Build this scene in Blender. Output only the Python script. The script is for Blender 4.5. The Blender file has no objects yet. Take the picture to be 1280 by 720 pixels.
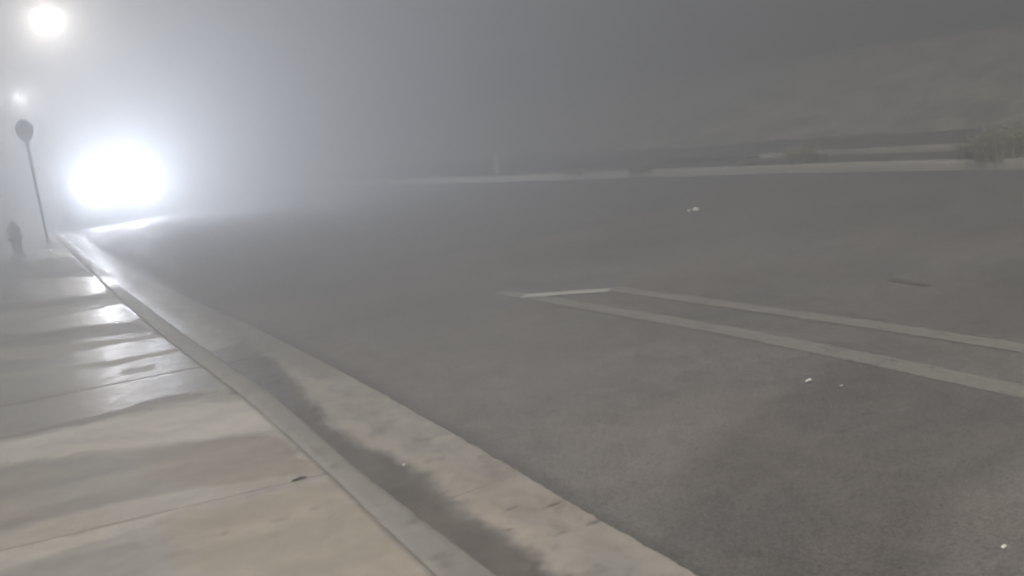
import bpy, bmesh, math, random
import numpy as np
random.seed(7); rng = np.random.RandomState(5)
R = math.radians
C = bpy.context.scene.collection
sc = bpy.context.scene

# ------------------------------------------------------------------ camera
F_PX, CAM_Z = 1350.0, 1.60
TH = math.atan(.14); PT = math.atan(224 / F_PX)
def basis(psi):
    F = np.array([math.sin(psi)*math.cos(PT), math.cos(psi)*math.cos(PT), -math.sin(PT)])
    r0 = np.array([math.cos(psi), -math.sin(psi), 0.]); u0 = np.cross(r0, F)
    return F, r0*math.cos(TH)-u0*math.sin(TH), u0*math.cos(TH)+r0*math.sin(TH)
F_, R_, U_ = basis(0)
d_ = F_*F_PX + R_*(0-640) - U_*(223-360)
PSI = -math.atan2(d_[0], d_[1])
CF, CR, CU = basis(PSI)
def ray(x, y): return CF*F_PX + CR*(x-640) - CU*(y-360)
def gnd(x, y, z=0.):                       # where the sight line of a photo point meets height z
    d = ray(x, y); t = (z-CAM_Z)/d[2]; return d*t + np.array([0, 0, CAM_Z])
def at(x, y, dist):
    d = ray(x, y); t = dist/math.hypot(d[0], d[1]); return d*t + np.array([0, 0, CAM_Z])
cam = bpy.data.cameras.new('camera'); camo = bpy.data.objects.new('camera', cam); C.objects.link(camo)
from mathutils import Matrix, Vector
M = Matrix(((CR[0], CU[0], -CF[0], 0), (CR[1], CU[1], -CF[1], 0), (CR[2], CU[2], -CF[2], CAM_Z), (0, 0, 0, 1)))
camo.matrix_world = M
cam.sensor_width = 36; cam.lens = F_PX/1280*36; cam.clip_end = 2000; cam.clip_start = .05
sc.camera = camo

SW = .13                                     # height of the pavement above the asphalt

# ------------------------------------------------------------------ helpers
def lattice(seed):
    r = np.random.RandomState(seed); return r.rand(256, 256)
_L = {}
def vnoise(x, y, seed=0):
    if seed not in _L: _L[seed] = lattice(seed)
    g = _L[seed]; xi = np.floor(x).astype(int); yi = np.floor(y).astype(int)
    fx = x-xi; fy = y-yi; fx = fx*fx*(3-2*fx); fy = fy*fy*(3-2*fy)
    a = g[xi % 256, yi % 256]; b = g[(xi+1) % 256, yi % 256]; c = g[xi % 256, (yi+1) % 256]; d = g[(xi+1) % 256, (yi+1) % 256]
    return (a*(1-fx)+b*fx)*(1-fy)+(c*(1-fx)+d*fx)*fy
def fbm(x, y, seed=0, octv=4):
    s = 0; a = .5; t = 0
    for i in range(octv):
        s = s + a*vnoise(x*2**i, y*2**i, seed+i); t += a; a *= .5
    return s/t
def sstep(a, b, x):
    t = np.clip((x-a)/(b-a), 0, 1); return t*t*(3-2*t)
def poly_sd(X, Y, poly):                     # signed distance to a polygon, + inside
    n = len(poly); best = np.full(X.shape, 1e9); ins = np.zeros(X.shape, bool)
    for i in range(n):
        ax, ay = poly[i]; bx, by = poly[(i+1) % n]
        dx, dy = bx-ax, by-ay; L = dx*dx+dy*dy+1e-12
        t = np.clip(((X-ax)*dx+(Y-ay)*dy)/L, 0, 1)
        best = np.minimum(best, np.hypot(X-ax-t*dx, Y-ay-t*dy))
        c = ((ay > Y) != (by > Y)) & (X < (bx-ax)*(Y-ay)/((by-ay) if abs(by-ay) > 1e-9 else 1e-9)+ax)
        ins ^= c
    return np.where(ins, best, -best)

def new_mesh(name, verts, faces, mat, parent=None, smooth=False, attrs=None):
    me = bpy.data.meshes.new(name); me.from_pydata([tuple(map(float, v)) for v in verts], [], faces)
    if attrs:
        for k, v in attrs.items():
            a = me.attributes.new(k, 'FLOAT', 'POINT'); a.data.foreach_set('value', np.asarray(v, dtype=np.float32).ravel())
    me.materials.append(mat)
    if smooth: me.polygons.foreach_set('use_smooth', [True]*len(me.polygons))
    me.update()
    o = bpy.data.objects.new(name, me); C.objects.link(o)
    if parent: o.parent = parent
    return o
def grid(name, X, Y, Z, mat, attrs=None, smooth=True):
    n, m = X.shape
    v = np.stack([X.ravel(), Y.ravel(), Z.ravel()], 1)
    idx = np.arange(n*m).reshape(n, m)
    f = np.stack([idx[:-1, :-1].ravel(), idx[:-1, 1:].ravel(), idx[1:, 1:].ravel(), idx[1:, :-1].ravel()], 1)
    me = bpy.data.meshes.new(name)
    me.vertices.add(n*m); me.vertices.foreach_set('co', v.ravel().astype(np.float32))
    k = len(f); me.loops.add(4*k); me.loops.foreach_set('vertex_index', f.ravel().astype(np.int32))
    me.polygons.add(k); me.polygons.foreach_set('loop_start', np.arange(0, 4*k, 4, dtype=np.int32))
    me.polygons.foreach_set('use_smooth', [smooth]*k)
    me.update(calc_edges=True)
    if attrs:
        for kk, vv in attrs.items():
            a = me.attributes.new(kk, 'FLOAT', 'POINT'); a.data.foreach_set('value', np.asarray(vv, dtype=np.float32).ravel())
    me.materials.append(mat)
    o = bpy.data.objects.new(name, me); C.objects.link(o); return o
def bm_obj(name, bm, mat, parent=None, smooth=False, bevel=0):
    me = bpy.data.meshes.new(name)
    bmesh.ops.recalc_face_normals(bm, faces=bm.faces)
    bm.to_mesh(me); bm.free(); me.materials.append(mat)
    if smooth: me.polygons.foreach_set('use_smooth', [True]*len(me.polygons))
    o = bpy.data.objects.new(name, me); C.objects.link(o)
    if parent: o.parent = parent
    if bevel:
        b = o.modifiers.new('bevel', 'BEVEL'); b.width = bevel; b.segments = 2; b.limit_method = 'ANGLE'
    return o
def box(bm, x0, x1, y0, y1, z0, z1):
    r = bmesh.ops.create_cube(bm, size=1)
    for v in r['verts']:
        v.co = Vector(((x0+x1)/2+v.co.x*(x1-x0), (y0+y1)/2+v.co.y*(y1-y0), (z0+z1)/2+v.co.z*(z1-z0)))
    return r['verts']
def cyl(bm, p0, p1, r0, r1, seg=16, cap=True):
    p0 = Vector(p0); p1 = Vector(p1); ax = p1-p0
    q = ax.to_track_quat('Z', 'Y').to_matrix().to_4x4()
    m = Matrix.Translation((p0+p1)/2) @ q
    return bmesh.ops.create_cone(bm, cap_ends=cap, segments=seg, radius1=r0, radius2=r1, depth=ax.length, matrix=m)['verts']
def lathe(bm, prof, seg=20, origin=(0, 0, 0)):
    rings = []
    for r, z in prof:
        rings.append([bm.verts.new((origin[0]+r*math.cos(2*math.pi*i/seg), origin[1]+r*math.sin(2*math.pi*i/seg), origin[2]+z)) for i in range(seg)])
    for a, b in zip(rings, rings[1:]):
        for i in range(seg): bm.faces.new((a[i], a[(i+1) % seg], b[(i+1) % seg], b[i]))
    bm.faces.new(rings[-1]); bm.faces.new(rings[0][::-1])
def empty(name, loc, rz=0):
    o = bpy.data.objects.new(name, None); o.location = tuple(map(float, loc)); o.rotation_euler = (0, 0, rz); C.objects.link(o)
    o.empty_display_size = .2; return o
def tag(o, label=None, cat=None, group=None, kind=None):
    if label: o['label'] = label
    if cat: o['category'] = cat
    if group: o['group'] = group
    if kind: o['kind'] = kind
    return o

# ------------------------------------------------------------------ materials
class N:
    def __init__(s, name):
        s.m = bpy.data.materials.new(name); s.m.use_nodes = True; s.t = s.m.node_tree; s.t.nodes.clear()
        s.out = s.t.nodes.new('ShaderNodeOutputMaterial')
    def n(s, typ, ins=None, **kw):
        nd = s.t.nodes.new(typ)
        for k, v in kw.items(): setattr(nd, k, v)
        if ins:
            for k, v in ins.items():
                if isinstance(v, bpy.types.NodeSocket): s.t.links.new(v, nd.inputs[k])
                else: nd.inputs[k].default_value = v
        return nd
    def math(s, op, a, b=0., c=0., clamp=False):
        nd = s.n('ShaderNodeMath', operation=op, use_clamp=clamp)
        for i, v in enumerate((a, b, c)):
            if isinstance(v, bpy.types.NodeSocket): s.t.links.new(v, nd.inputs[i])
            else: nd.inputs[i].default_value = v
        return nd.outputs[0]
    def mix(s, f, a, b, mode='MIX'):
        nd = s.n('ShaderNodeMix', data_type='RGBA', blend_type=mode)
        for i, v in ((0, f), (6, a), (7, b)):
            if isinstance(v, bpy.types.NodeSocket): s.t.links.new(v, nd.inputs[i])
            else: nd.inputs[i].default_value = v if i == 0 else (tuple(v)+(1,))[:4]
        return nd.outputs[2]
    def noise(s, scale, detail=4, rough=.55, vec=None, dist=0.):
        nd = s.n('ShaderNodeTexNoise', {'Scale': scale, 'Detail': detail, 'Roughness': rough, 'Distortion': dist})
        if vec: s.t.links.new(vec, nd.inputs['Vector'])
        return nd.outputs[0]
    def ramp(s, x, a, b, lo=0., hi=1.):
        nd = s.n('ShaderNodeMapRange', {'Value': x, 'From Min': a, 'From Max': b, 'To Min': lo, 'To Max': hi}); nd.interpolation_type = 'SMOOTHSTEP'
        return nd.outputs[0]
    def attr(s, name): return s.n('ShaderNodeAttribute', attribute_name=name).outputs['Fac']
    def bsdf(s, **ins):
        b = s.n('ShaderNodeBsdfPrincipled', {k.replace('_', ' '): v for k, v in ins.items()})
        s.t.links.new(b.outputs[0], s.out.inputs[0]); return s.m
    def bump(s, h, strength=.3, dist=.01):
        return s.n('ShaderNodeBump', {'Height': h, 'Strength': strength, 'Distance': dist}).outputs[0]
    def pos(s): return s.n('ShaderNodeNewGeometry').outputs['Position']

def mat_concrete(name, base, tan, wet_dark=.62, dry_rough=.62, tan_amt=1.):
    s = N(name); p = s.pos()
    tone = s.attr('tone'); wet = s.attr('wet'); tn = s.attr('tan'); dirt = s.attr('dirt')
    big = s.noise(1.3, 4, .6, p); mid = s.noise(9, 5, .65, p); fine = s.noise(160, 3, .7, p); spk = s.noise(420, 2, .5, p)
    c = s.mix(s.math('MULTIPLY', s.math('ADD', tn, s.ramp(big, .45, .75, 0, .35)), tan_amt, clamp=True), base, tan)
    k = s.math('ADD', s.ramp(mid, .3, .7, .9, 1.07), s.ramp(fine, .3, .7, -.06, .06))
    k = s.math('MULTIPLY', k, tone)
    pits = s.ramp(s.noise(75, 2, .5, p), .70, .78, 1., .72)
    k = s.math('MULTIPLY', k, pits)
    k = s.math('MULTIPLY', k, s.math('SUBTRACT', 1., s.math('MULTIPLY', wet, 1-wet_dark)))
    vm = s.n('ShaderNodeVectorMath', {0: c, 'Scale': k}, operation='SCALE').outputs[0]
    dc = s.mix(s.math('MULTIPLY', dirt, s.ramp(mid, .25, .6, .75, 1.)), vm, (.075, .064, .052))
    rough = s.math('ADD', s.math('MULTIPLY', s.math('SUBTRACT', 1., wet), dry_rough), s.math('MULTIPLY', wet, .36))
    rough = s.math('ADD', rough, s.ramp(mid, .3, .7, -.03, .05))
    bstr = s.math('MULTIPLY', s.math('SUBTRACT', 1.05, wet), .45)
    h = s.math('ADD', s.math('MULTIPLY', spk, .35), s.math('MULTIPLY', fine, .65))
    b1 = s.bump(h, bstr, .004)
    b2n = s.n('ShaderNodeBump', {'Height': s.noise(14, 3, .5, p), 'Strength': .10, 'Distance': .004, 'Normal': b1})
    return s.bsdf(Base_Color=dc, Roughness=rough, Normal=b2n.outputs[0], Specular_IOR_Level=s.math('ADD', .3, s.math('MULTIPLY', wet, .04)))

def mat_asphalt():
    s = N('asphalt'); p = s.pos()
    darken = s.attr('darken'); big = s.noise(.55, 4, .6, p); mid = s.noise(5, 5, .6, p)
    vor = s.n('ShaderNodeTexVoronoi', {'Scale': 95.}); s.t.links.new(p, vor.inputs['Vector'])
    vcol = s.n('ShaderNodeSeparateColor'); s.t.links.new(vor.outputs['Color'], vcol.inputs[0])
    fine = s.noise(190, 3, .7, p)
    k = s.math('ADD', s.ramp(big, .3, .7, .86, 1.12), s.ramp(mid, .3, .7, -.1, .1))
    k = s.math('ADD', k, s.ramp(vcol.outputs[0], 0., 1., -.18, .18))
    k = s.math('ADD', k, s.ramp(fine, .3, .7, -.15, .15))
    k = s.math('MULTIPLY', k, s.math('SUBTRACT', 1., s.math('MULTIPLY', darken, .34)))
    col = s.mix(s.ramp(s.noise(.9, 3, .5, p), .35, .65), (.215, .200, .184), (.20, .194, .185))
    chips = s.ramp(vcol.outputs[1], .965, .985)
    col = s.mix(s.math('MULTIPLY', chips, .45), col, (.22, .21, .19))
    c = s.n('ShaderNodeVectorMath', {0: col, 'Scale': k}, operation='SCALE').outputs[0]
    h = s.math('ADD', s.math('MULTIPLY', vor.outputs['Distance'], .8), fine)
    rough = s.math('SUBTRACT', s.ramp(mid, .3, .7, .62, .78), s.math('MULTIPLY', darken, .12))
    return s.bsdf(Base_Color=c, Roughness=rough, Normal=s.bump(h, .6, .008), Specular_IOR_Level=.1)

def mat_paint(name, col, wear, amount):
    s = N(name); p = s.pos()
    w = s.ramp(s.math('ADD', s.noise(60, 5, .75, p), s.math('MULTIPLY', s.noise(5, 3, .5, p), .5)), wear, wear+.22)
    e = s.attr('edge')
    f = s.math('MULTIPLY', s.math('MULTIPLY', w, s.ramp(s.math('ADD', e, s.math('MULTIPLY', s.noise(45, 4, .7, p), .5)), .25, .6)), amount, clamp=True)
    b = s.n('ShaderNodeBsdfPrincipled', {'Base Color': (*col, 1), 'Roughness': .65, 'Normal': s.bump(s.noise(190, 3, .7, p), .5, .005), 'Specular IOR Level': .3})
    tr = s.n('ShaderNodeBsdfTransparent'); mx = s.n('ShaderNodeMixShader', {0: f})
    s.t.links.new(tr.outputs[0], mx.inputs[1]); s.t.links.new(b.outputs[0], mx.inputs[2]); s.t.links.new(mx.outputs[0], s.out.inputs[0])
    return s.m

def mat_simple(name, col, rough=.5, metal=0., var=.15, scale=12, bump=.1, spec=.5):
    s = N(name); p = s.n('ShaderNodeTexCoord').outputs['Object']
    n = s.noise(scale, 4, .6, p)
    c = s.n('ShaderNodeVectorMath', {0: s.mix(0., col, col), 'Scale': s.ramp(n, .3, .7, 1-var, 1+var)}, operation='SCALE').outputs[0]
    return s.bsdf(Base_Color=c, Roughness=s.ramp(n, .3, .7, max(.02, rough-.06), rough+.06), Metallic=metal, Normal=s.bump(s.noise(scale*6, 3, .6, p), bump, .003), Specular_IOR_Level=spec)

def mat_soil():
    s = N('soil'); p = s.pos()
    a = s.noise(1.1, 5, .65, p); b = s.noise(24, 5, .7, p)
    c = s.mix(s.ramp(a, .35, .65), (.14, .127, .108), (.21, .19, .16))
    c2 = s.mix(s.ramp(b, .52, .7), c, (.27, .245, .205))
    return s.bsdf(Base_Color=c2, Roughness=.9, Normal=s.bump(b, .8, .03), Specular_IOR_Level=.15)

def mat_leaf(name, a, b):
    s = N(name); r = s.n('ShaderNodeNewGeometry').outputs['Random Per Island']
    c = s.mix(r, a, b)
    d = s.n('ShaderNodeBsdfPrincipled', {'Base Color': c, 'Roughness': .65, 'Specular IOR Level': .2}); tl = s.n('ShaderNodeBsdfTranslucent', {'Color': c})
    mx = s.n('ShaderNodeMixShader', {0: .45}); s.t.links.new(d.outputs[0], mx.inputs[1]); s.t.links.new(tl.outputs[0], mx.inputs[2])
    s.t.links.new(mx.outputs[0], s.out.inputs[0]); return s.m

def mat_emit(name, col, strength):
    s = N(name); e = s.n('ShaderNodeEmission', {'Color': (*col, 1), 'Strength': strength})
    s.t.links.new(e.outputs[0], s.out.inputs[0]); return s.m

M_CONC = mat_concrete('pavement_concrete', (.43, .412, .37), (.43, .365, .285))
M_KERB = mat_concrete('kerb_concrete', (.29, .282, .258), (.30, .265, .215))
M_GUT = mat_concrete('gutter_concrete', (.36, .345, .31), (.36, .305, .25))
M_ASPH = mat_asphalt()
M_YEL = mat_paint('worn_line_paint', (.37, .358, .325), .48, .68)
M_WHITE = mat_paint('white_line_paint', (.6, .59, .57), .2, .92)
M_SOIL = mat_soil()
M_METAL = mat_simple('galvanised_steel', (.45, .46, .47), .6, .2)
M_DARKM = mat_simple('dark_painted_metal', (.5, .505, .515), .7, 0)
M_LAMPM = mat_simple('lamp_post_paint', (.03, .032, .034), .75, 0, .2, 12, .1, .1)
M_RUST = mat_simple('hydrant_paint', (.5, .49, .46), .5, 0, .3)
M_PAPER = mat_simple('paper', (.8, .79, .76), .8, 0, .06)
M_TAR = mat_simple('tar', (.12, .113, .106), .45, 0, .2)
M_TWIG = mat_simple('bark', (.07, .058, .045), .8, 0, .3)

# ------------------------------------------------------------------ kerb lines (read off on the ground)
def line_fn(pts):
    pts = sorted((float(q[1]), float(q[0])) for q in pts)
    ys = np.array([p[0] for p in pts]); xs = np.array([p[1] for p in pts])
    return lambda y: np.interp(y, ys, xs)
def smooth_fn(pts, tail):
    f = line_fn(pts+tail)
    def g(y):
        y = np.asarray(y, float); w = np.maximum(.25, y*.07)
        return sum(f(y+k*w) for k in (-1, -.5, 0, .5, 1))/5
    return g
kb = [gnd(x, y, SW) for x, y in ((540, 715), (410, 590), (310, 500), (210, 425), (165, 388))]
kf = [gnd(x, y, SW) for x, y in ((630, 720), (450, 585), (400, 540), (337, 487), (225, 412), (150, 356), (118, 325))]
po = [gnd(x, y, 0) for x, y in ((875, 720), (760, 655), (600, 560), (475, 490), (400, 450), (320, 410), (240, 375), (170, 340))]
fc = [gnd(x, y, 0) for x, y in ((1280, 212), (1100, 214), (900, 219), (750, 223), (640, 227))]
for nm, l in (('kb', kb), ('kf', kf), ('po', po), ('fc', fc)): print(nm, [(round(float(q[0]), 2), round(float(q[1]), 2)) for q in l])
FACE = smooth_fn(kf, [(kf[0][0], -20), (kf[-1][0]-.05, 30), (kf[-1][0]-1.6, 60), (kf[-1][0]-9, 120)])
BACK = smooth_fn(kb, [(kb[0][0], -20), (FACE(14.)-.16, 14), (FACE(30.)-.16, 30), (FACE(60.)-.16, 60), (FACE(120.)-.16, 120)])
PAN = smooth_fn(po, [(po[0][0], -20), (po[-1][0]-.12, 30), (po[-1][0]-1.7, 60), (po[-1][0]-9, 120)])
FAR = smooth_fn(fc, [(fc[0][0]+.05, -20), (fc[-1][0]-1.2, 35), (fc[-1][0]-4, 60), (fc[-1][0]-12, 120)])

def rows(y0, y1, k=1.):
    ys = [y0]
    while ys[-1] < y1:
        y = max(ys[-1], 2.5); ys.append(ys[-1]+max(.012, k*y*y/1900))
    return ys
def px_poly(pts, z=SW): return [tuple(gnd(x, y, z)[:2]) for x, y in pts]

# ------------------------------------------------------------------ pavement slabs
J = [float(gnd(300, 620, SW)[1])]                       # the joint in the near pavement
jy0 = gnd(0, 688, SW); jy1 = gnd(415, 590, SW)
JS = (jy1[1]-jy0[1])/(jy1[0]-jy0[0]); JB = jy1[1]-JS*jy1[0]
print('joint slope', JS, JB)
joint_ys = [JB+3.05*k for k in range(-1, 11)]
ys = rows(.6, 34)
ys = [y for y in ys if all(abs(y-j) > .014 for j in joint_ys)]
for j in joint_ys:
    if j > .7: ys += [j-.012, j-.006, j, j+.006, j+.012]
ys = np.array(sorted(ys)); nx = 200
t = np.linspace(0, 1, nx)
Y0, T = np.meshgrid(ys, t, indexing='ij')
X = -1.75+(BACK(Y0)+1.75)*T
Y = Y0+JS*X
X = -1.75+(BACK(Y)+1.75)*T
jd = np.min([np.abs(Y0-j) for j in joint_ys], axis=0)
Z = SW - .009*(jd < .004)-.003*((jd >= .004) & (jd < .009)) - .004*sstep(.012, 0, BACK(Y)-X) + .002*(fbm(X*1.5, Y*1.5, 11)-.5)
wx = X+.03*(fbm(X*2.2, Y*5, 21)-.5)*2+.05*(fbm(X*16, Y*16, 23)-.5)*2; wy = Y+(.02*(fbm(X*1.7, Y*4, 31)-.5)+.05*(fbm(X*12, Y*12, 33)-.5))*2
tone = np.full(X.shape, .93); tan = np.zeros(X.shape); wet = np.zeros(X.shape); dirt = np.zeros(X.shape)
def soft(poly, w):
    sd = poly_sd(wx, wy, px_poly(poly)); ww = .22*w*np.maximum(.3, Y/5)*(1+3.5*sstep(.25, 1.6, BACK(Y)-X)); return sstep(-ww, ww, sd)
# films of standing water that lie across the pavement beside the kerb
wets = [([(-60, 352), (60, 348), (120, 346), (137, 358), (128, 366), (50, 376), (-60, 386)], .03, .85),
        ([(20, 391), (90, 386), (130, 379), (132, 382), (90, 390), (20, 396)], .02, .5),
        ([(-60, 404), (60, 396), (110, 388), (158, 378), (174, 396), (166, 402), (110, 407), (40, 414), (-60, 424)], .018, 1.),
        ([(90, 424), (150, 419), (190, 416), (186, 420), (120, 427), (80, 431)], .02, .6),
        ([(-60, 452), (60, 446), (110, 436), (205, 421), (232, 432), (180, 444), (128, 452), (60, 462), (-60, 474)], .03, .95),
        ([(-60, 478), (60, 466), (130, 458), (226, 438), (262, 462), (280, 482), (210, 495), (110, 522), (40, 538), (-60, 548)], .05, .95),
        ([(-80, 322), (60, 310), (100, 312), (110, 320), (40, 326), (-80, 332)], .05, .6)]
for p, w, a in wets: wet = np.maximum(wet, a*soft(p, w))
for p, w, a in [([(128, 455), (170, 445), (228, 434), (232, 438), (180, 449), (128, 460)], .015, .8),
                ([(150, 463), (190, 456), (200, 460), (160, 468)], .02, .7)]: wet *= 1-a*soft(p, w)
# darker damp bands between them
for p, w, a in [([(-60, 330), (60, 327), (112, 325), (122, 345), (40, 348), (-60, 352)], .04, .16),
                ([(-60, 388), (60, 376), (130, 366), (140, 372), (80, 381), (-60, 400)], .03, .2),
                ([(-60, 424), (60, 414), (166, 402), (206, 418), (120, 424), (-60, 444)], .03, .2),
                ([(-60, 560), (110, 522), (210, 495), (292, 486), (296, 492), (180, 512), (60, 542), (-60, 566)], .03, .24),
                ([(60, 556), (180, 540), (250, 533), (200, 545), (120, 556)], .05, .1),
                ([(-60, 588), (60, 574), (170, 562), (300, 546), (345, 543), (400, 590), (250, 610), (100, 640), (-60, 680)], .06, .15),
                ([(-60, 735), (60, 706), (120, 688), (200, 668), (240, 690), (120, 735)], .08, .1)]:
    tone -= 1.45*a*soft(p, w)
# pale dry concrete
for p, w, a in [([(-60, 562), (60, 538), (180, 518), (240, 506), (306, 502), (330, 512), (356, 538), (290, 543), (180, 556), (60, 572), (-60, 584)], .03, .16),
                ([(180, 508), (230, 500), (284, 486), (284, 494), (230, 507)], .02, .15),
                ([(-60, 706), (0, 692), (120, 660), (240, 632), (220, 642), (100, 684), (0, 712), (-60, 722)], .03, .13)]:
    tone += 1.7*a*soft(p, w)
for p, w, a in [([(180, 560), (300, 546), (345, 543), (400, 590), (300, 612), (180, 600)], .12, .55),
                ([(200, 650), (415, 597), (560, 740), (260, 760)], .15, .6), ([(-60, 620), (40, 600), (60, 650), (-60, 660)], .2, .25)]:
    tan = np.maximum(tan, a*soft(p, w))
streak = fbm(X*.9, Y*7, 41); tone += .28*(streak-.5)+.2*(fbm(X*4, Y*8, 45)-.5)+.12*(fbm(X*20, Y*20, 47)-.5)
wet += sstep(6.5, 12, Y)*.3*(streak > .5)*(streak-.5)*4; wet = np.clip(wet+.10+.25*(fbm(X*1.2, Y*4, 51)-.5)*sstep(4, 8, Y), 0, 1)
dirt = np.clip(.5*(jd < .007)+.55*sstep(.03, .0, BACK(Y)-X+.02*(fbm(X*20, Y*9, 61)-.5)), 0, 1)
for cx, cy, r, a in [(375, 599, .03, .9), (280, 667, .014, .7), (412, 648, .012, .6), (95, 668, .03, .3), (350, 650, .03, .3), (392, 636, .02, .4), (128, 494, .02, .8), (192, 434, .05, .6), (300, 490, .06, .5)]:
    g = gnd(cx, cy, SW); dd = np.hypot((X-g[0])*.6, Y-g[1])+.012*(fbm(X*40, Y*40, 71)-.5)
    dirt = np.maximum(dirt, a*sstep(r, r*.3, dd))
tag(grid('pavement', X, Y, Z, M_CONC, dict(tone=tone, wet=wet, tan=tan, dirt=dirt)), kind='structure')

# ------------------------------------------------------------------ kerb and gutter pan
ys = np.array(rows(.6, 70, 1.6))
kj = [float(gnd(312, 508, SW)[1])+3.05*k for k in range(-2, 22)]
ys = np.array(sorted([y for y in ys if all(abs(y-j) > .01 for j in kj)]+[q for j in kj if j > .7 for q in (j-.008, j-.003, j+.003, j+.008)]))
prof = [(-.175, .002-SW), (-.175, -.003), (-.168, .0015), (-.12, .003), (-.06, .002), (-.025, -.001), (-.011, -.006), (-.003, -.016), (.0, -.03), (.012, -.09), (.022, -.155)]
P = np.array(prof); s_ = []
Yk, K = np.meshgrid(ys, np.arange(len(P)), indexing='ij')
chip = .006*np.maximum(0, fbm(Yk*9, K*.15, 81)-.62)*8
Xk = FACE(Yk)+np.where(P[K, 0] < -.03, P[K, 0]*(FACE(Yk)-BACK(Yk))/.175, P[K, 0])-chip*(K > 5)*(K < 9)*.8+.003*(fbm(Yk*3, K*.3, 83)-.5)
jk = np.min([np.abs(Yk-j) for j in kj], axis=0)
Zk = SW+P[K, 1]-chip*(K > 4)*(K < 9)*.6-.006*(jk < .005)*(K > 0)
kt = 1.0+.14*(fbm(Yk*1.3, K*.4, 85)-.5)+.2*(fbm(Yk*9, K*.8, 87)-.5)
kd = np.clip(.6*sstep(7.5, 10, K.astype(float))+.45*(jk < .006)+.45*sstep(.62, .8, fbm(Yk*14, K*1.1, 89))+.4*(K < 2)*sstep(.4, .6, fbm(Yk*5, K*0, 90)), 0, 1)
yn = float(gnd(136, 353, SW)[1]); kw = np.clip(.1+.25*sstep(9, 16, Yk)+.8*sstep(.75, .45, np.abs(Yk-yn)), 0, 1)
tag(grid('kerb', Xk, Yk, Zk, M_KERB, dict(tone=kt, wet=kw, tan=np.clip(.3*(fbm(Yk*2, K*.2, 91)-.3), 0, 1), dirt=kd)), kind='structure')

gj = [float(gnd(440, 498)[1])+k*2.04 for k in range(-2, 30)]
ys = np.array(sorted([y for y in rows(.6, 70, 1.) if all(abs(y-j) > .012 for j in gj)]+[q for j in gj if j > .7 for q in (j-.009, j-.003, j+.003, j+.009)]))
t = np.linspace(0, 1, 90); Yg, T = np.meshgrid(ys, t, indexing='ij')
lip = .008*(fbm(Yg*7, Yg*0, 101)-.5)+.014*(fbm(Yg*30, Yg*0, 103)-.5)-.007*sstep(.7, .8, fbm(Yg*11, Yg*0, 104))
x0 = FACE(Yg)+.0; x1 = PAN(Yg)+lip
Xg = x0+(x1-x0)*T
Zg = .006-.042*(1-T)**1.3+.003*(fbm(Xg*4, Yg*4, 105)-.5)
jg = np.min([np.abs(Yg-j) for j in gj], axis=0); jm = (jg < .005)*(sstep(.1, .3, T)*sstep(.85, .65, T)*(.4+fbm(Xg*9, Yg*.7, 107)))
Zg = Zg-.008*np.clip(jm, 0, 1)-.02*(T > .995)
u = Xg-FACE(Yg); W = x1-x0
wid = .13+.09*(fbm(Yg*1.1, Yg*0+3, 109))+.03*(fbm(Yg*5, Yg*0, 111)-.5)
wid = wid+.30*sstep(6.0, 8.5, Yg)*sstep(14, 10, Yg)*(fbm(Yg*.7, Yg*0, 115))
edge = [gnd(x, y) for x, y in ((740, 745), (696, 714), (664, 687), (637, 665), (601, 642), (567, 619), (547, 594), (510, 576), (469, 556), (433, 542), (408, 522), (398, 502), (380, 478), (356, 450), (318, 430), (270, 404))]
ef = line_fn([(q[0], q[1]) for q in edge]); wid = np.where(Yg < 9, (ef(Yg)-FACE(Yg))*.92, .12)
nn = .10*(fbm(Xg*5, Yg*5, 113)-.5)+.07*(fbm(Xg*22, Yg*22, 114)-.5)
dg = sstep(wid+.055, wid-.055, u+nn)*(.72+.5*(fbm(Xg*6, Yg*3, 116)-.3))*sstep(13, 8, Yg)
silt = sstep(.10, .0, np.abs(u+nn-wid-.07))*sstep(9, 6, Yg)
wetg = np.clip(.15+dg*.3+.5*sstep(5.2, 7.5, Yg)*sstep(.34, .1, u+.1*(fbm(Xg*3, Yg*2, 117)-.5)), 0, 1)
wetg = np.maximum(wetg, sstep(9, 12, Yg)*sstep(.20, .08, u)*(.35+.5*fbm(Xg*3, Yg*1.5, 119)))
dg = np.clip(dg, 0, 1)
dg = np.maximum(dg, .45*sstep(6.2, 8, Yg)*sstep(.30, .48, u+.1*(fbm(Xg*4, Yg*2, 118)-.5)))
dg = np.maximum(dg, .75*np.clip(jm, 0, 1))
for cx, cy, r in [(640, 634, .016), (690, 632, .02), (702, 666, .012), (744, 654, .02), (636, 659, .012), (455, 583, .014), (400, 515, .02)]:
    g = gnd(cx, cy); dd = np.hypot((Xg-g[0])*.35, Yg-g[1])+.01*(fbm(Xg*40, Yg*40, 121)-.5); dg = np.maximum(dg, .75*sstep(r, r*.3, dd))
dg = np.maximum(dg, .5*sstep(.97, 1., T)*fbm(Yg*12, Yg*0, 123))
tg = 1.+.5*(fbm(Xg*4, Yg*1.6, 125)-.5)+.4*(fbm(Xg*14, Yg*6, 127)-.5)+.14*silt-.18*sstep(.62, .72, fbm(Xg*9, Yg*7, 128))
tn = np.clip(1.6*(fbm(Xg*3, Yg*1.8, 129)-.42)+.35*silt, 0, 1)*sstep(8, 5.5, Yg)
tag(grid('gutter', Xg, Yg, Zg, M_GUT, dict(tone=tg, wet=wetg, tan=tn, dirt=dg)), kind='structure')

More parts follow.
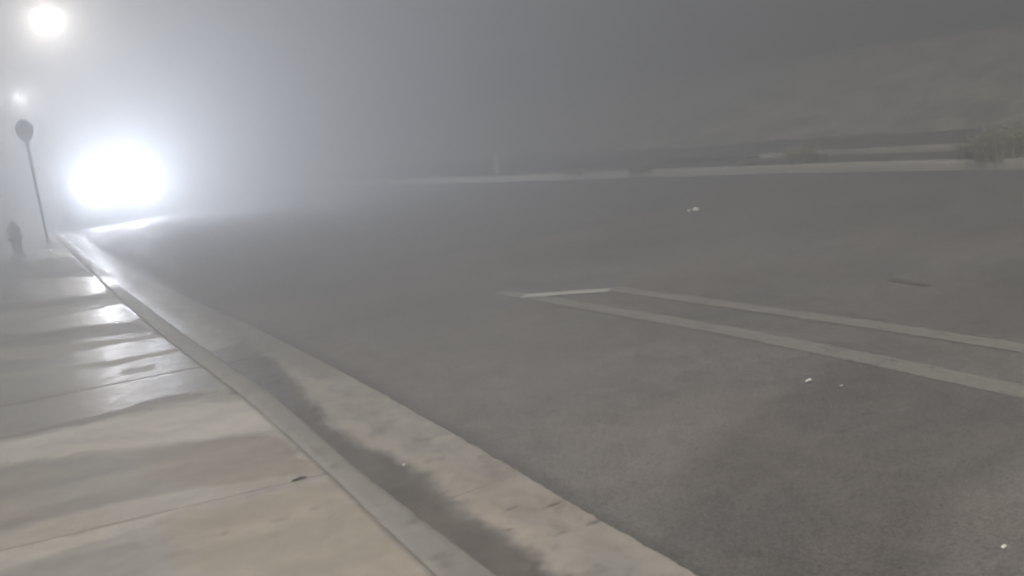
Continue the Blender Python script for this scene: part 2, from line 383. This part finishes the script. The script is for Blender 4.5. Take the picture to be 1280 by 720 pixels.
# ------------------------------------------------------------------ asphalt road
ys = np.array(rows(-12, 130, 12)); ys = np.unique(np.concatenate([np.arange(-12, .6, .5), np.array(rows(.6, 130, 6.))]))
t = np.linspace(0, 1, 170); Yr, T = np.meshgrid(ys, t**1.3, indexing='ij')
xl = PAN(Yr)-.05; Xr = xl+(FAR(Yr)+.05-xl)*T
cr = 4*T*(1-T)
Zr = -.004*(fbm(Xr*1.2, Yr*1.2, 131)) + 0*cr
def psoft(poly, w):
    sd = poly_sd(Xr+.15*(fbm(Xr*1.5, Yr*1.5, 133)-.5), Yr+.15*(fbm(Xr*1.5, Yr*1.5, 135)-.5), px_poly(poly, 0)); return sstep(-w, w, sd)
darken = .75*psoft([(1070, 448), (960, 500), (880, 560), (830, 640), (860, 760), (1160, 760), (1170, 640), (1300, 560), (1500, 560), (1500, 470), (1280, 500)], .14)  # darker area with a diagonal edge on the near right of the road
darken = np.maximum(darken, .55*psoft([(1230, 330), (1290, 320), (1500, 330), (1500, 430), (1280, 420), (1100, 395), (1190, 370)], .5))
darken = np.maximum(darken, 1.*sstep(.13, -.02, Xr-PAN(Yr)+.14*(fbm(Xr*4, Yr*4, 137)-.5)))
darken = np.clip(darken+.3*(fbm(Xr*.5, Yr*.5, 139)-.5), 0, 1)
tag(grid('road', Xr, Yr, Zr, M_ASPH, dict(darken=darken)), kind='structure')

# painted lines: long thin sheets following the road
def stripe(name, pts, width, mat, z=.004, n=160, wobble=.012):
    pts = [np.array(p[:2], float) for p in pts]
    L = [0]
    for a, b in zip(pts, pts[1:]): L.append(L[-1]+float(np.hypot(*(b-a))))
    s = np.linspace(0, L[-1], n)
    cx = np.interp(s, L, [p[0] for p in pts]); cy = np.interp(s, L, [p[1] for p in pts])
    tx = np.gradient(cx); ty = np.gradient(cy); l = np.hypot(tx, ty); nx_ = ty/l; ny_ = -tx/l
    c = np.linspace(-1, 1, 7); S, Cc = np.meshgrid(s, c, indexing='ij')
    w = width/2*(1+wobble*8*(fbm(S*6, Cc*0, 141)-.5))
    X = cx[:, None]+nx_[:, None]*w*Cc; Y = cy[:, None]+ny_[:, None]*w*Cc
    e = np.minimum(1-np.abs(Cc), np.minimum(S, L[-1]-S)*8)
    return tag(grid(name, X, Y, np.full(X.shape, z), mat, dict(edge=e)), kind='structure')
l3 = [gnd(x, y) for x, y in ((1280, 491), (1100, 452), (900, 412), (760, 388), (700, 377), (620, 365))]
l4 = [gnd(x, y) for x, y in ((1280, 436), (1100, 408), (900, 380), (800, 366), (760, 360))]
print('l3', [tuple(np.round(q[:2], 2)) for q in l3], 'l4', [tuple(np.round(q[:2], 2)) for q in l4])
stripe('lane_line', [(l3[0][0]-.05, -6)]+l3, .20, M_YEL)
stripe('lane_line', [(l4[0][0]+.1, -6)]+l4, .18, M_YEL)
d0, d1 = gnd(650, 371), gnd(766, 363)
stripe('white_dash', [d0, d1], .19, M_WHITE, z=.007, n=40, wobble=.004)
print('dash', d0, d1)
c0, c1 = gnd(1112, 350), gnd(1160, 357)
stripe('tar_seam', [c0, (c0+c1)/2+np.array([0, .05, 0]), c1], .06, M_TAR, z=.004, n=20)

# ------------------------------------------------------------------ ground, verges, far kerb
def sheet(name, x0f, x1f, zf, y0, y1, nx, ny, mat, pw=1.):
    ys = y0+(y1-y0)*np.linspace(0, 1, ny)**1.6; t = np.linspace(0, 1, nx)**pw
    Yv, T = np.meshgrid(ys, t, indexing='ij'); a = x0f(Yv); b = x1f(Yv); X = a+(b-a)*T
    return tag(grid(name, X, Yv, zf(X, Yv, T), mat, dict(tone=np.full(X.shape, 1.), wet=np.full(X.shape, .15), tan=np.full(X.shape, .3), dirt=np.clip(fbm(X*3, Yv*3, 200)-.45, 0, 1))), kind='structure')
sheet('ground', lambda y: 0*y-320, lambda y: 0*y+320, lambda X, Y, T: 0*X-.16, -60, 420, 12, 12, M_SOIL)
sheet('left_verge', lambda y: 0*y-40, lambda y: 0*y-1.74, lambda X, Y, T: .10+.10*(1-T)*fbm(X, Y, 150)-.004, -12, 130, 60, 160, M_SOIL)
# far kerb: concrete with a rounded nose, then a narrow planting bed and a low concrete edging
fy = np.unique(np.concatenate([np.arange(-12, 4, .5), np.array(rows(4, 100, 10.))]))
fp = [(0, -.03), (.004, .06), (.012, .105), (.03, .125), (.06, .13), (.16, .132), (.165, .05)]
P = np.array(fp); Yk, K = np.meshgrid(fy, np.arange(len(P)), indexing='ij')
Xk = FAR(Yk)+P[K, 0]+.006*(fbm(Yk*2, K*.3, 160)-.5); Zk = P[K, 1]+.006*(fbm(Yk*1.5, K*.1, 161)-.5)
tag(grid('far_kerb', Xk, Yk, Zk, M_KERB, dict(tone=1.8+.3*(fbm(Yk*1.2, K*.2, 162)-.5), wet=0*Xk+.08, tan=0*Xk+.2, dirt=np.clip(.9*(fbm(Yk*3, K*.5, 163)-.55), 0, 1))), kind='structure')
f2 = [gnd(x, y, .14) for x, y in ((1210, 196), (1100, 199), (1000, 203), (880, 210))]
print('f2', [tuple(np.round(q[:2], 2)) for q in f2], 'FAR', FAR(np.array([8, 12, 16, 20, 25])))
BED = 1.25
sheet('planting_bed', lambda y: FAR(y)+.155, lambda y: FAR(y)+BED+.02, lambda X, Y, T: .10+.025*fbm(X*3, Y*3, 151), -12, 100, 30, 300, M_SOIL)
yend = 10.6
ey = np.array([y for y in np.arange(8.3, 15.6, .12)])
ep = [(0, .05), (.0, .17), (.015, .185), (.26, .187), (.28, .175), (.28, .05)]
P = np.array(ep); Yk, K = np.meshgrid(ey, np.arange(len(P)), indexing='ij')
Xk = FAR(Yk)+BED+P[K, 0]+.01*(fbm(Yk*2, K*.3, 164)-.5); Zk = P[K, 1]+.012*(fbm(Yk*1.2, K*.1, 165)-.5)
tag(grid('far_footpath', Xk, Yk, Zk, M_KERB, dict(tone=1.75+.35*(fbm(Yk*.9, K*.2, 166)-.5), wet=0*Xk+.08, tan=0*Xk+.35, dirt=np.clip(1.6*(fbm(Yk*1.4, K*.3, 167)-.5), 0, 1))), kind='structure')
sheet('right_verge', lambda y: FAR(y)+BED+.30, lambda y: 0*y+90, lambda X, Y, T: .11+.05*fbm(X*2, Y*2, 152)+0*X, -12, 130, 60, 200, M_SOIL, 2.2)
M_BANK = mat_simple('dry_grass_bank', (.42, .40, .33), .9, 0, .35, 1.2, .4, .1)
sheet('bank', lambda y: FAR(y)+3.2+.8*fbm(y*.3, y*0, 170), lambda y: 0*y+120, lambda X, Y, T: .02+1.75*sstep(2.8, 13, X-FAR(Y))+.35*(fbm(X*.5, Y*.5, 171)-.3)*sstep(3.5, 6, X-FAR(Y)), -12, 130, 160, 200, M_BANK, 2.0)

# ------------------------------------------------------------------ plants along the far kerb
def tuft(loc, rad, h, n, mat, label, cat='plant', group='weeds growing behind the far kerb', lean=.5, name='weed_clump'):
    vs, fs = [], []
    for i in range(int(n*.42)):
        a = random.random()*6.283; r = rad*random.random()**.6*.75
        bx, by = r*math.cos(a), r*math.sin(a); hh = h*(.45+.6*random.random())
        da = a+random.uniform(-.7, .7); ln = lean*hh*random.uniform(.2, 1.1)
        w = random.uniform(.006, .014)*(1+h); px, py = -math.sin(da)*w, math.cos(da)*w
        seg = 4; k0 = len(vs)
        for k in range(seg+1):
            t = k/seg; q = 1-t**1.6; cx = bx+math.cos(da)*ln*t*t; cy = by+math.sin(da)*ln*t*t; cz = hh*(t-.22*t*t*lean)
            vs += [(cx-px*q, cy-py*q, cz), (cx+px*q, cy+py*q, cz)]
        for k in range(seg): fs.append((k0+2*k, k0+2*k+1, k0+2*k+3, k0+2*k+2))
        for m in range(3):                     # small leaves on the blade
            t = random.uniform(.3, 1); cx = bx+math.cos(da)*ln*t*t; cy = by+math.sin(da)*ln*t*t; cz = hh*(t-.22*t*t*lean)
            b = random.random()*6.283; l = random.uniform(.03, .07)*(1+h); k0 = len(vs); wv = l*.3
            vs += [(cx, cy, cz), (cx+math.cos(b)*l*.5-math.sin(b)*wv, cy+math.sin(b)*l*.5+math.cos(b)*wv, cz+l*.3), (cx+math.cos(b)*l, cy+math.sin(b)*l, cz+l*.3), (cx+math.cos(b)*l*.5+math.sin(b)*wv, cy+math.sin(b)*l*.5-math.cos(b)*wv, cz+l*.2)]
            fs.append((k0, k0+1, k0+2, k0+3))
    o = new_mesh(name, vs, fs, mat); o.location = tuple(map(float, loc)); tag(o, label, cat, group); return o
M_L1 = mat_leaf('dry_green_leaf', (.36, .37, .19), (.55, .54, .33)); M_L2 = mat_leaf('olive_leaf', (.27, .28, .16), (.42, .43, .26))
def bedpt(px, py): g = gnd(px, py, .11); return (g[0], g[1], .10)
tuft(bedpt(1262, 197), .55, .46, 800, M_L1, 'tallest pale olive weed clump behind the far kerb, at the right edge of the photo')
tuft(bedpt(1222, 197), .36, .24, 420, M_L2, 'low spreading olive weed where the pale footpath edge ends')
tuft(bedpt(1000, 205), .3, .32, 300, M_L1, 'bushy pale green weed that interrupts the pale footpath edge midway')
tuft(bedpt(1024, 202), .16, .2, 120, M_L2, 'slim dark olive weed just right of the bushy one midway along')
tuft(bedpt(934, 208), .2, .16, 160, M_L1, 'small green weed in the gap between two lengths of footpath edge')
tuft(bedpt(800, 215), .4, .2, 220, M_L2, 'faint wide grey-green weed patch far along the kerb in fog')
tuft(bedpt(716, 219), .3, .18, 140, M_L2, 'faintest weed in the fog, nearest the thin white marker post')
tuft(bedpt(1292, 186), .5, .45, 460, M_L2, 'taller dark shrub behind the pale weeds at the right edge', 'shrub')

# ------------------------------------------------------------------ litter
def scrap(px, py, size, label, name='paper_scrap', mat=None, z=0., rz=0., fl=.35):
    g = gnd(px, py, z); bm = bmesh.new(); n = 7; V = []
    for i in range(n):
        row = []
        for j in range(n):
            u, v = i/(n-1)-.5, j/(n-1)-.5
            w = 1-.35*random.random() if i in (0, n-1) or j in (0, n-1) else 1
            row.append(bm.verts.new((u*size*w, v*size*.55*w, size*fl*(.3+.5*math.sin(u*5+1)*math.cos(v*4)+.25*random.random()))))
        V.append(row)
    for i in range(n-1):
        for j in range(n-1): bm.faces.new((V[i][j], V[i+1][j], V[i+1][j+1], V[i][j+1]))
    zmin = min(v.co.z for v in bm.verts)
    for v in bm.verts: v.co.z -= zmin
    o = bm_obj(name, bm, mat or M_PAPER, smooth=False)
    so = o.modifiers.new('s', 'SOLIDIFY'); so.thickness = .0015; so.offset = 1
    o.location = (g[0], g[1], z+.003); o.rotation_euler = (0, 0, rz)
    tag(o, label, 'litter', 'scraps of litter on the street'); return o
scrap(868, 265, .16, 'crumpled white scrap lying alone out in the far half of the road', rz=-.3)
scrap(1011, 478, .042, 'small white scrap on the asphalt just below the nearer lane line', rz=.2)
scrap(1052, 483, .02, 'tiny pale crumb on the asphalt right beside the small white scrap', rz=.2)
scrap(1255, 685, .026, 'pale scrap on the near asphalt in the bottom right corner', rz=.4)
scrap(505, 583, .022, 'tiny bright white scrap in the dark wet strip of the gutter', rz=.6, z=-.02)
# twig lying on the pavement joint
g = gnd(375, 599, SW); bm = bmesh.new()
for a, b, r in (((-.05, -.008, .012), (.0, .004, .014), .007), ((.0, .004, .014), (.045, .0, .010), .006), ((0, .004, .014), (.02, .03, .02), .004), ((-.02, 0, .012), (-.035, .02, .012), .004)):
    cyl(bm, a, b, r, r*.6, 7)
o = bm_obj('twig', bm, M_TWIG); o.location = (g[0], g[1], SW-.004); o.rotation_euler = (0, 0, .1); o.scale = (.7, .6, .7)
tag(o, 'small dark twig lying on the near pavement joint beside the kerb', 'twig')

# ------------------------------------------------------------------ sign on its post (left, in fog)
ps = gnd(60, 303, .12); rt = empty('street_sign', ps, 0)
tag(rt, 'dark road sign silhouette on a thin post at the kerb, left of the headlights', 'road sign')
h_top = 2.55
bm = bmesh.new(); cyl(bm, (0, 0, 0), (0, 0, h_top), .032, .032, 12); bm_obj('post', bm, M_METAL, rt, True)
bm = bmesh.new()
oc = [(.215*math.cos(R(22.5+45*k)), .215*math.sin(R(22.5+45*k))) for k in range(8)]
oc = [(x*.86, y*1.15) for x, y in oc]
f = [bm.verts.new((x, -.035, h_top-.14+y)) for x, y in oc]; b = [bm.verts.new((x, -.031, h_top-.14+y)) for x, y in oc]
bm.faces.new(f); bm.faces.new(b[::-1])
for k in range(8): bm.faces.new((f[k], b[k], b[(k+1) % 8], f[(k+1) % 8]))
bm_obj('sign_plate', bm, M_DARKM, rt)
for zz in (h_top-.24, h_top-.03):
    bm = bmesh.new(); cyl(bm, (0, -.05, zz), (0, -.03, zz), .012, .012, 6); bm_obj('bolt', bm, M_METAL, rt)
bm = bmesh.new(); cyl(bm, (0, 0, -.01), (0, 0, .05), .055, .045, 12); bm_obj('post_sleeve', bm, M_METAL, rt, True)

# ------------------------------------------------------------------ hydrant (left, in fog)
ph = gnd(24, 321, SW); rt = empty('fire_hydrant', (ph[0], ph[1], SW-.004), .3)
tag(rt, 'dark stubby hydrant on the pavement, faint in fog at the left edge', 'hydrant')
bm = bmesh.new(); lathe(bm, [(.15, 0), (.15, .03), (.095, .04), (.085, .10), (.085, .44), (.115, .45), (.12, .48), (.095, .49)]); bm_obj('barrel', bm, M_RUST, rt, True)
bm = bmesh.new(); lathe(bm, [(.12, .492), (.125, .52), (.115, .56), (.085, .60), (.045, .63), (.03, .635), (.03, .68), (.02, .685)]); bm_obj('bonnet', bm, M_RUST, rt, True)
for dx, dy, r, l in ((1, 0, .045, .11), (-1, 0, .045, .11), (0, -1, .06, .12)):
    bm = bmesh.new(); cyl(bm, (dx*.07, dy*.07, .36), (dx*l, dy*l, .36), r, r, 14); cyl(bm, (dx*l, dy*l, .36), (dx*(l+.03), dy*(l+.03), .36), r*1.25, r*1.15, 6); bm_obj('outlet', bm, M_RUST, rt)

# ------------------------------------------------------------------ white marker post across the road
pm = gnd(622, 217, .12); rt = empty('marker_post', (pm[0], pm[1], .10), 0)
tag(rt, 'thin white marker post behind the far kerb, faint in fog', 'marker post')
bm = bmesh.new(); box(bm, -.06, .06, -.02, .02, 0, .46); bm_obj('post', bm, mat_simple('white_plastic', (.8, .8, .8), .5), rt, bevel=.006)
bm = bmesh.new(); box(bm, -.04, .04, -.026, -.0205, .28, .37); bm_obj('reflector', bm, mat_simple('reflector', (.8, .8, .82), .2), rt)

# ------------------------------------------------------------------ street lamps
def lamp(px, py, dist, power, col, label, lens_s, rr):
    g = at(px, py, dist); H = g[2]; base = (g[0]-2.8, g[1]+.3, .1)
    rt = empty('street_lamp', base, 0); tag(rt, label, 'street lamp', 'lit street lamps along the left pavement')
    bm = bmesh.new(); cyl(bm, (0, 0, 0), (0, 0, H-.1), .10, .06, 16); bm_obj('pole', bm, M_LAMPM, rt, True)
    bm = bmesh.new(); box(bm, -.16, .16, -.16, .16, -.02, .03); lathe(bm, [(.15, .03), (.13, .2), (.10, .24)], 16); bm_obj('pole_base', bm, M_LAMPM, rt, bevel=.01)
    bm = bmesh.new(); pts = [(0, 0, H-.35), (.7, -.06, H-.12), (1.6, -.18, H+.0), (2.5, -.26, H+.02)]
    for a, b in zip(pts, pts[1:]): cyl(bm, a, b, .035, .032, 10)
    bm_obj('arm', bm, M_LAMPM, rt, True)
    ex, ey, ez = 2.8, -.3, H-.1
    bm = bmesh.new(); vv = box(bm, ex-.36, ex+.32, ey-.14, ey+.14, ez+.02, ez+.14)
    for v in vv:
        if v.co.z > ez+.1: v.co.x = ex+(v.co.x-ex)*.72; v.co.y = ey+(v.co.y-ey)*.6
    hd = bm_obj('lamp_head', bm, M_LAMPM, rt, bevel=.02)
    bm = bmesh.new(); bmesh.ops.create_uvsphere(bm, u_segments=20, v_segments=12, radius=1)
    for v in bm.verts: v.co = Vector((ex+v.co.x*.15, ey+v.co.y*.11, ez+.02+v.co.z*.06))
    bm_obj('lens', bm, mat_emit('lamp_glow', col, lens_s), hd, True)
    L = bpy.data.lights.new('lamp_light', 'POINT'); L.energy = power; L.color = col; L.shadow_soft_size = rr
    lo = bpy.data.objects.new('lamp_light', L); C.objects.link(lo); lo.parent = rt; lo.location = (ex, ey, ez-.18)
PW1, PW2, HP = 24000., 12000., 11800.
lamp(57, 18, 45, PW1, (1., .90, .80), 'warm lit street lamp, the nearer and larger glow, high above the headlights', 1500., .16)
lamp(24, 118, 54, PW2, (1., .96, .92), 'small distant street lamp glow, below and left of the larger one', 7000., .12)

# ------------------------------------------------------------------ oncoming car
cc = at(132, 235, 33.0); CX, CY = float(cc[0]), float(cc[1]); HZ = float(cc[2]); print('car', cc)
car = empty('oncoming_car', (CX, CY, 0), R(3))
tag(car, 'oncoming car hidden behind its dazzling white headlights, in the left lane', 'car')
M_BODY = mat_simple('car_paint', (.05, .055, .06), .25, .6, .03, 3, .02); M_GLASS = mat_simple('car_glass', (.012, .014, .016), .08, 0, .02, 3, 0.); M_TYRE = mat_simple('tyre_rubber', (.02, .02, .02), .8)
M_HL = mat_emit('headlight_glow', (.86, .93, 1.), 110.)
# body as lofted sections along y (front at y=0 towards the camera)
def loft(name, secs, mat, parent, smooth=True):
    bm = bmesh.new(); rings = []
    for y, pr in secs: rings.append([bm.verts.new((x, y, z)) for x, z in pr])
    n = len(rings[0])
    for a, b in zip(rings, rings[1:]):
        for i in range(n): bm.faces.new((a[i], a[(i+1) % n], b[(i+1) % n], b[i]))
    bm.faces.new(rings[0][::-1]); bm.faces.new(rings[-1])
    o = bm_obj(name, bm, mat, parent, smooth); o.modifiers.new('sub', 'SUBSURF').render_levels = 2; o.modifiers['sub'].levels = 1; return o
def sec(w, z0, z1, wt): return [(-w, z0+.06), (-w*.97, z0), (w*.97, z0), (w, z0+.06), (w*1.0, (z0+z1)/2), (wt, z1-.03), (wt*.9, z1), (-wt*.9, z1), (-wt, z1-.03), (-w, (z0+z1)/2)]
body = loft('body', [(0, sec(.78, .32, .86, .70)), (.05, sec(.86, .27, .98, .78)), (.4, sec(.91, .25, 1.08, .82)), (1.2, sec(.92, .25, 1.14, .86)), (2.4, sec(.93, .25, 1.15, .88)), (4., sec(.92, .27, 1.16, .87)), (4.6, sec(.86, .33, 1.12, .8))], M_BODY, car)
loft('cabin', [(1.1, sec(.80, 1.08, 1.14, .70)), (1.75, sec(.82, 1.08, 1.62, .60)), (2.6, sec(.83, 1.08, 1.72, .62)), (3.8, sec(.82, 1.08, 1.68, .60)), (4.45, sec(.76, 1.08, 1.14, .6))], M_GLASS, car)
bm = bmesh.new(); box(bm, -.56, .56, 1.8, 3.8, 1.705, 1.745); bm_obj('roof', bm, M_BODY, car, bevel=.015)
for sx in (-1, 1):
    for wy in (.85, 3.7):
        bm = bmesh.new(); cyl(bm, (sx*.72, wy, .34), (sx*.93, wy, .34), .34, .34, 28); w = bm_obj('wheel', bm, M_TYRE, car, bevel=.02)
        bm = bmesh.new(); cyl(bm, (sx*.925, wy, .34), (sx*.945, wy, .34), .21, .19, 20); bm_obj('rim', bm, M_METAL, w)
    bm = bmesh.new(); bmesh.ops.create_uvsphere(bm, u_segments=20, v_segments=12, radius=1)
    for v in bm.verts: v.co = Vector((sx*.56+v.co.x*.13, -.01+v.co.y*.05, HZ+v.co.z*.075))
    hl = bm_obj('headlight', bm, M_HL, car, True)
    bm = bmesh.new(); box(bm, sx*.98-.09, sx*.98+.09, 1.5, 1.58, 1.08, 1.24); bm_obj('mirror', bm, M_BODY, car, bevel=.02)
    L = bpy.data.lights.new('beam', 'SPOT'); L.energy = HP; L.color = (.86, .90, 1.); L.spot_size = R(84); L.spot_blend = 1.; L.shadow_soft_size = .09
    lo = bpy.data.objects.new('beam', L); C.objects.link(lo); lo.parent = car; lo.location = (sx*.56, -.14, HZ); lo.rotation_euler = (R(100), 0, math.pi+R(8))
bm = bmesh.new()
for k in range(4): box(bm, -.42, .42, -.03, .02, .56+k*.07, .59+k*.07)
bm_obj('grille', bm, M_DARKM, car)
bm = bmesh.new(); box(bm, -.26, .26, -.03, .0, .40, .51); bm_obj('number_plate', bm, mat_simple('plate', (.6, .6, .6), .5), car)
bm = bmesh.new(); box(bm, -.80, .80, -.045, .03, .30, .38); bm_obj('bumper', bm, M_DARKM, car, bevel=.015)

# ------------------------------------------------------------------ fog
SIG = .119
bm = bmesh.new(); box(bm, -140, 150, -45, 190, -1.3, 10.6)
s = N('fog'); v = s.n('ShaderNodeVolumePrincipled', {'Color': (.368, .381, .399, 1), 'Density': SIG, 'Anisotropy': .50})
s.t.links.new(v.outputs[0], s.out.inputs['Volume'])
tag(bm_obj('haze', bm, s.m), kind='stuff')

# ------------------------------------------------------------------ light
EL, AZ = R(48), R(220)                     # the glow comes from behind left of the camera; azimuth clockwise from +Y
w = bpy.data.worlds.new('World'); sc.world = w; w.use_nodes = True; nt = w.node_tree
bg = nt.nodes['Background']; sky = nt.nodes.new('ShaderNodeTexSky'); sky.sky_type = 'NISHITA'; sky.sun_disc = False
sky.sun_elevation = EL; sky.sun_rotation = AZ; nt.links.new(sky.outputs[0], bg.inputs[0]); bg.inputs[1].default_value = .02
S = bpy.data.lights.new('sun', 'SUN'); S.energy = 5.; S.angle = R(12); S.color = (1., .915, .81)
so = bpy.data.objects.new('sun', S); C.objects.link(so)
dv = Vector((math.sin(AZ)*math.cos(EL), math.cos(AZ)*math.cos(EL), math.sin(EL)))
so.rotation_euler = dv.to_track_quat('Z', 'Y').to_euler(); so.location = (-5, -5, 30)

vs = sc.view_settings; vs.view_transform = 'Standard'; vs.look = 'None'; vs.exposure = 1.66; vs.gamma = 1.; vs.use_curve_mapping = False
sc.render.engine = 'CYCLES'; cy = sc.cycles
cy.use_denoising = True
try: cy.denoiser = 'OPENIMAGEDENOISE'
except Exception: pass
cy.max_bounces = 8; cy.volume_bounces = 3; cy.diffuse_bounces = 2; cy.glossy_bounces = 3
cy.filter_width = 2.2
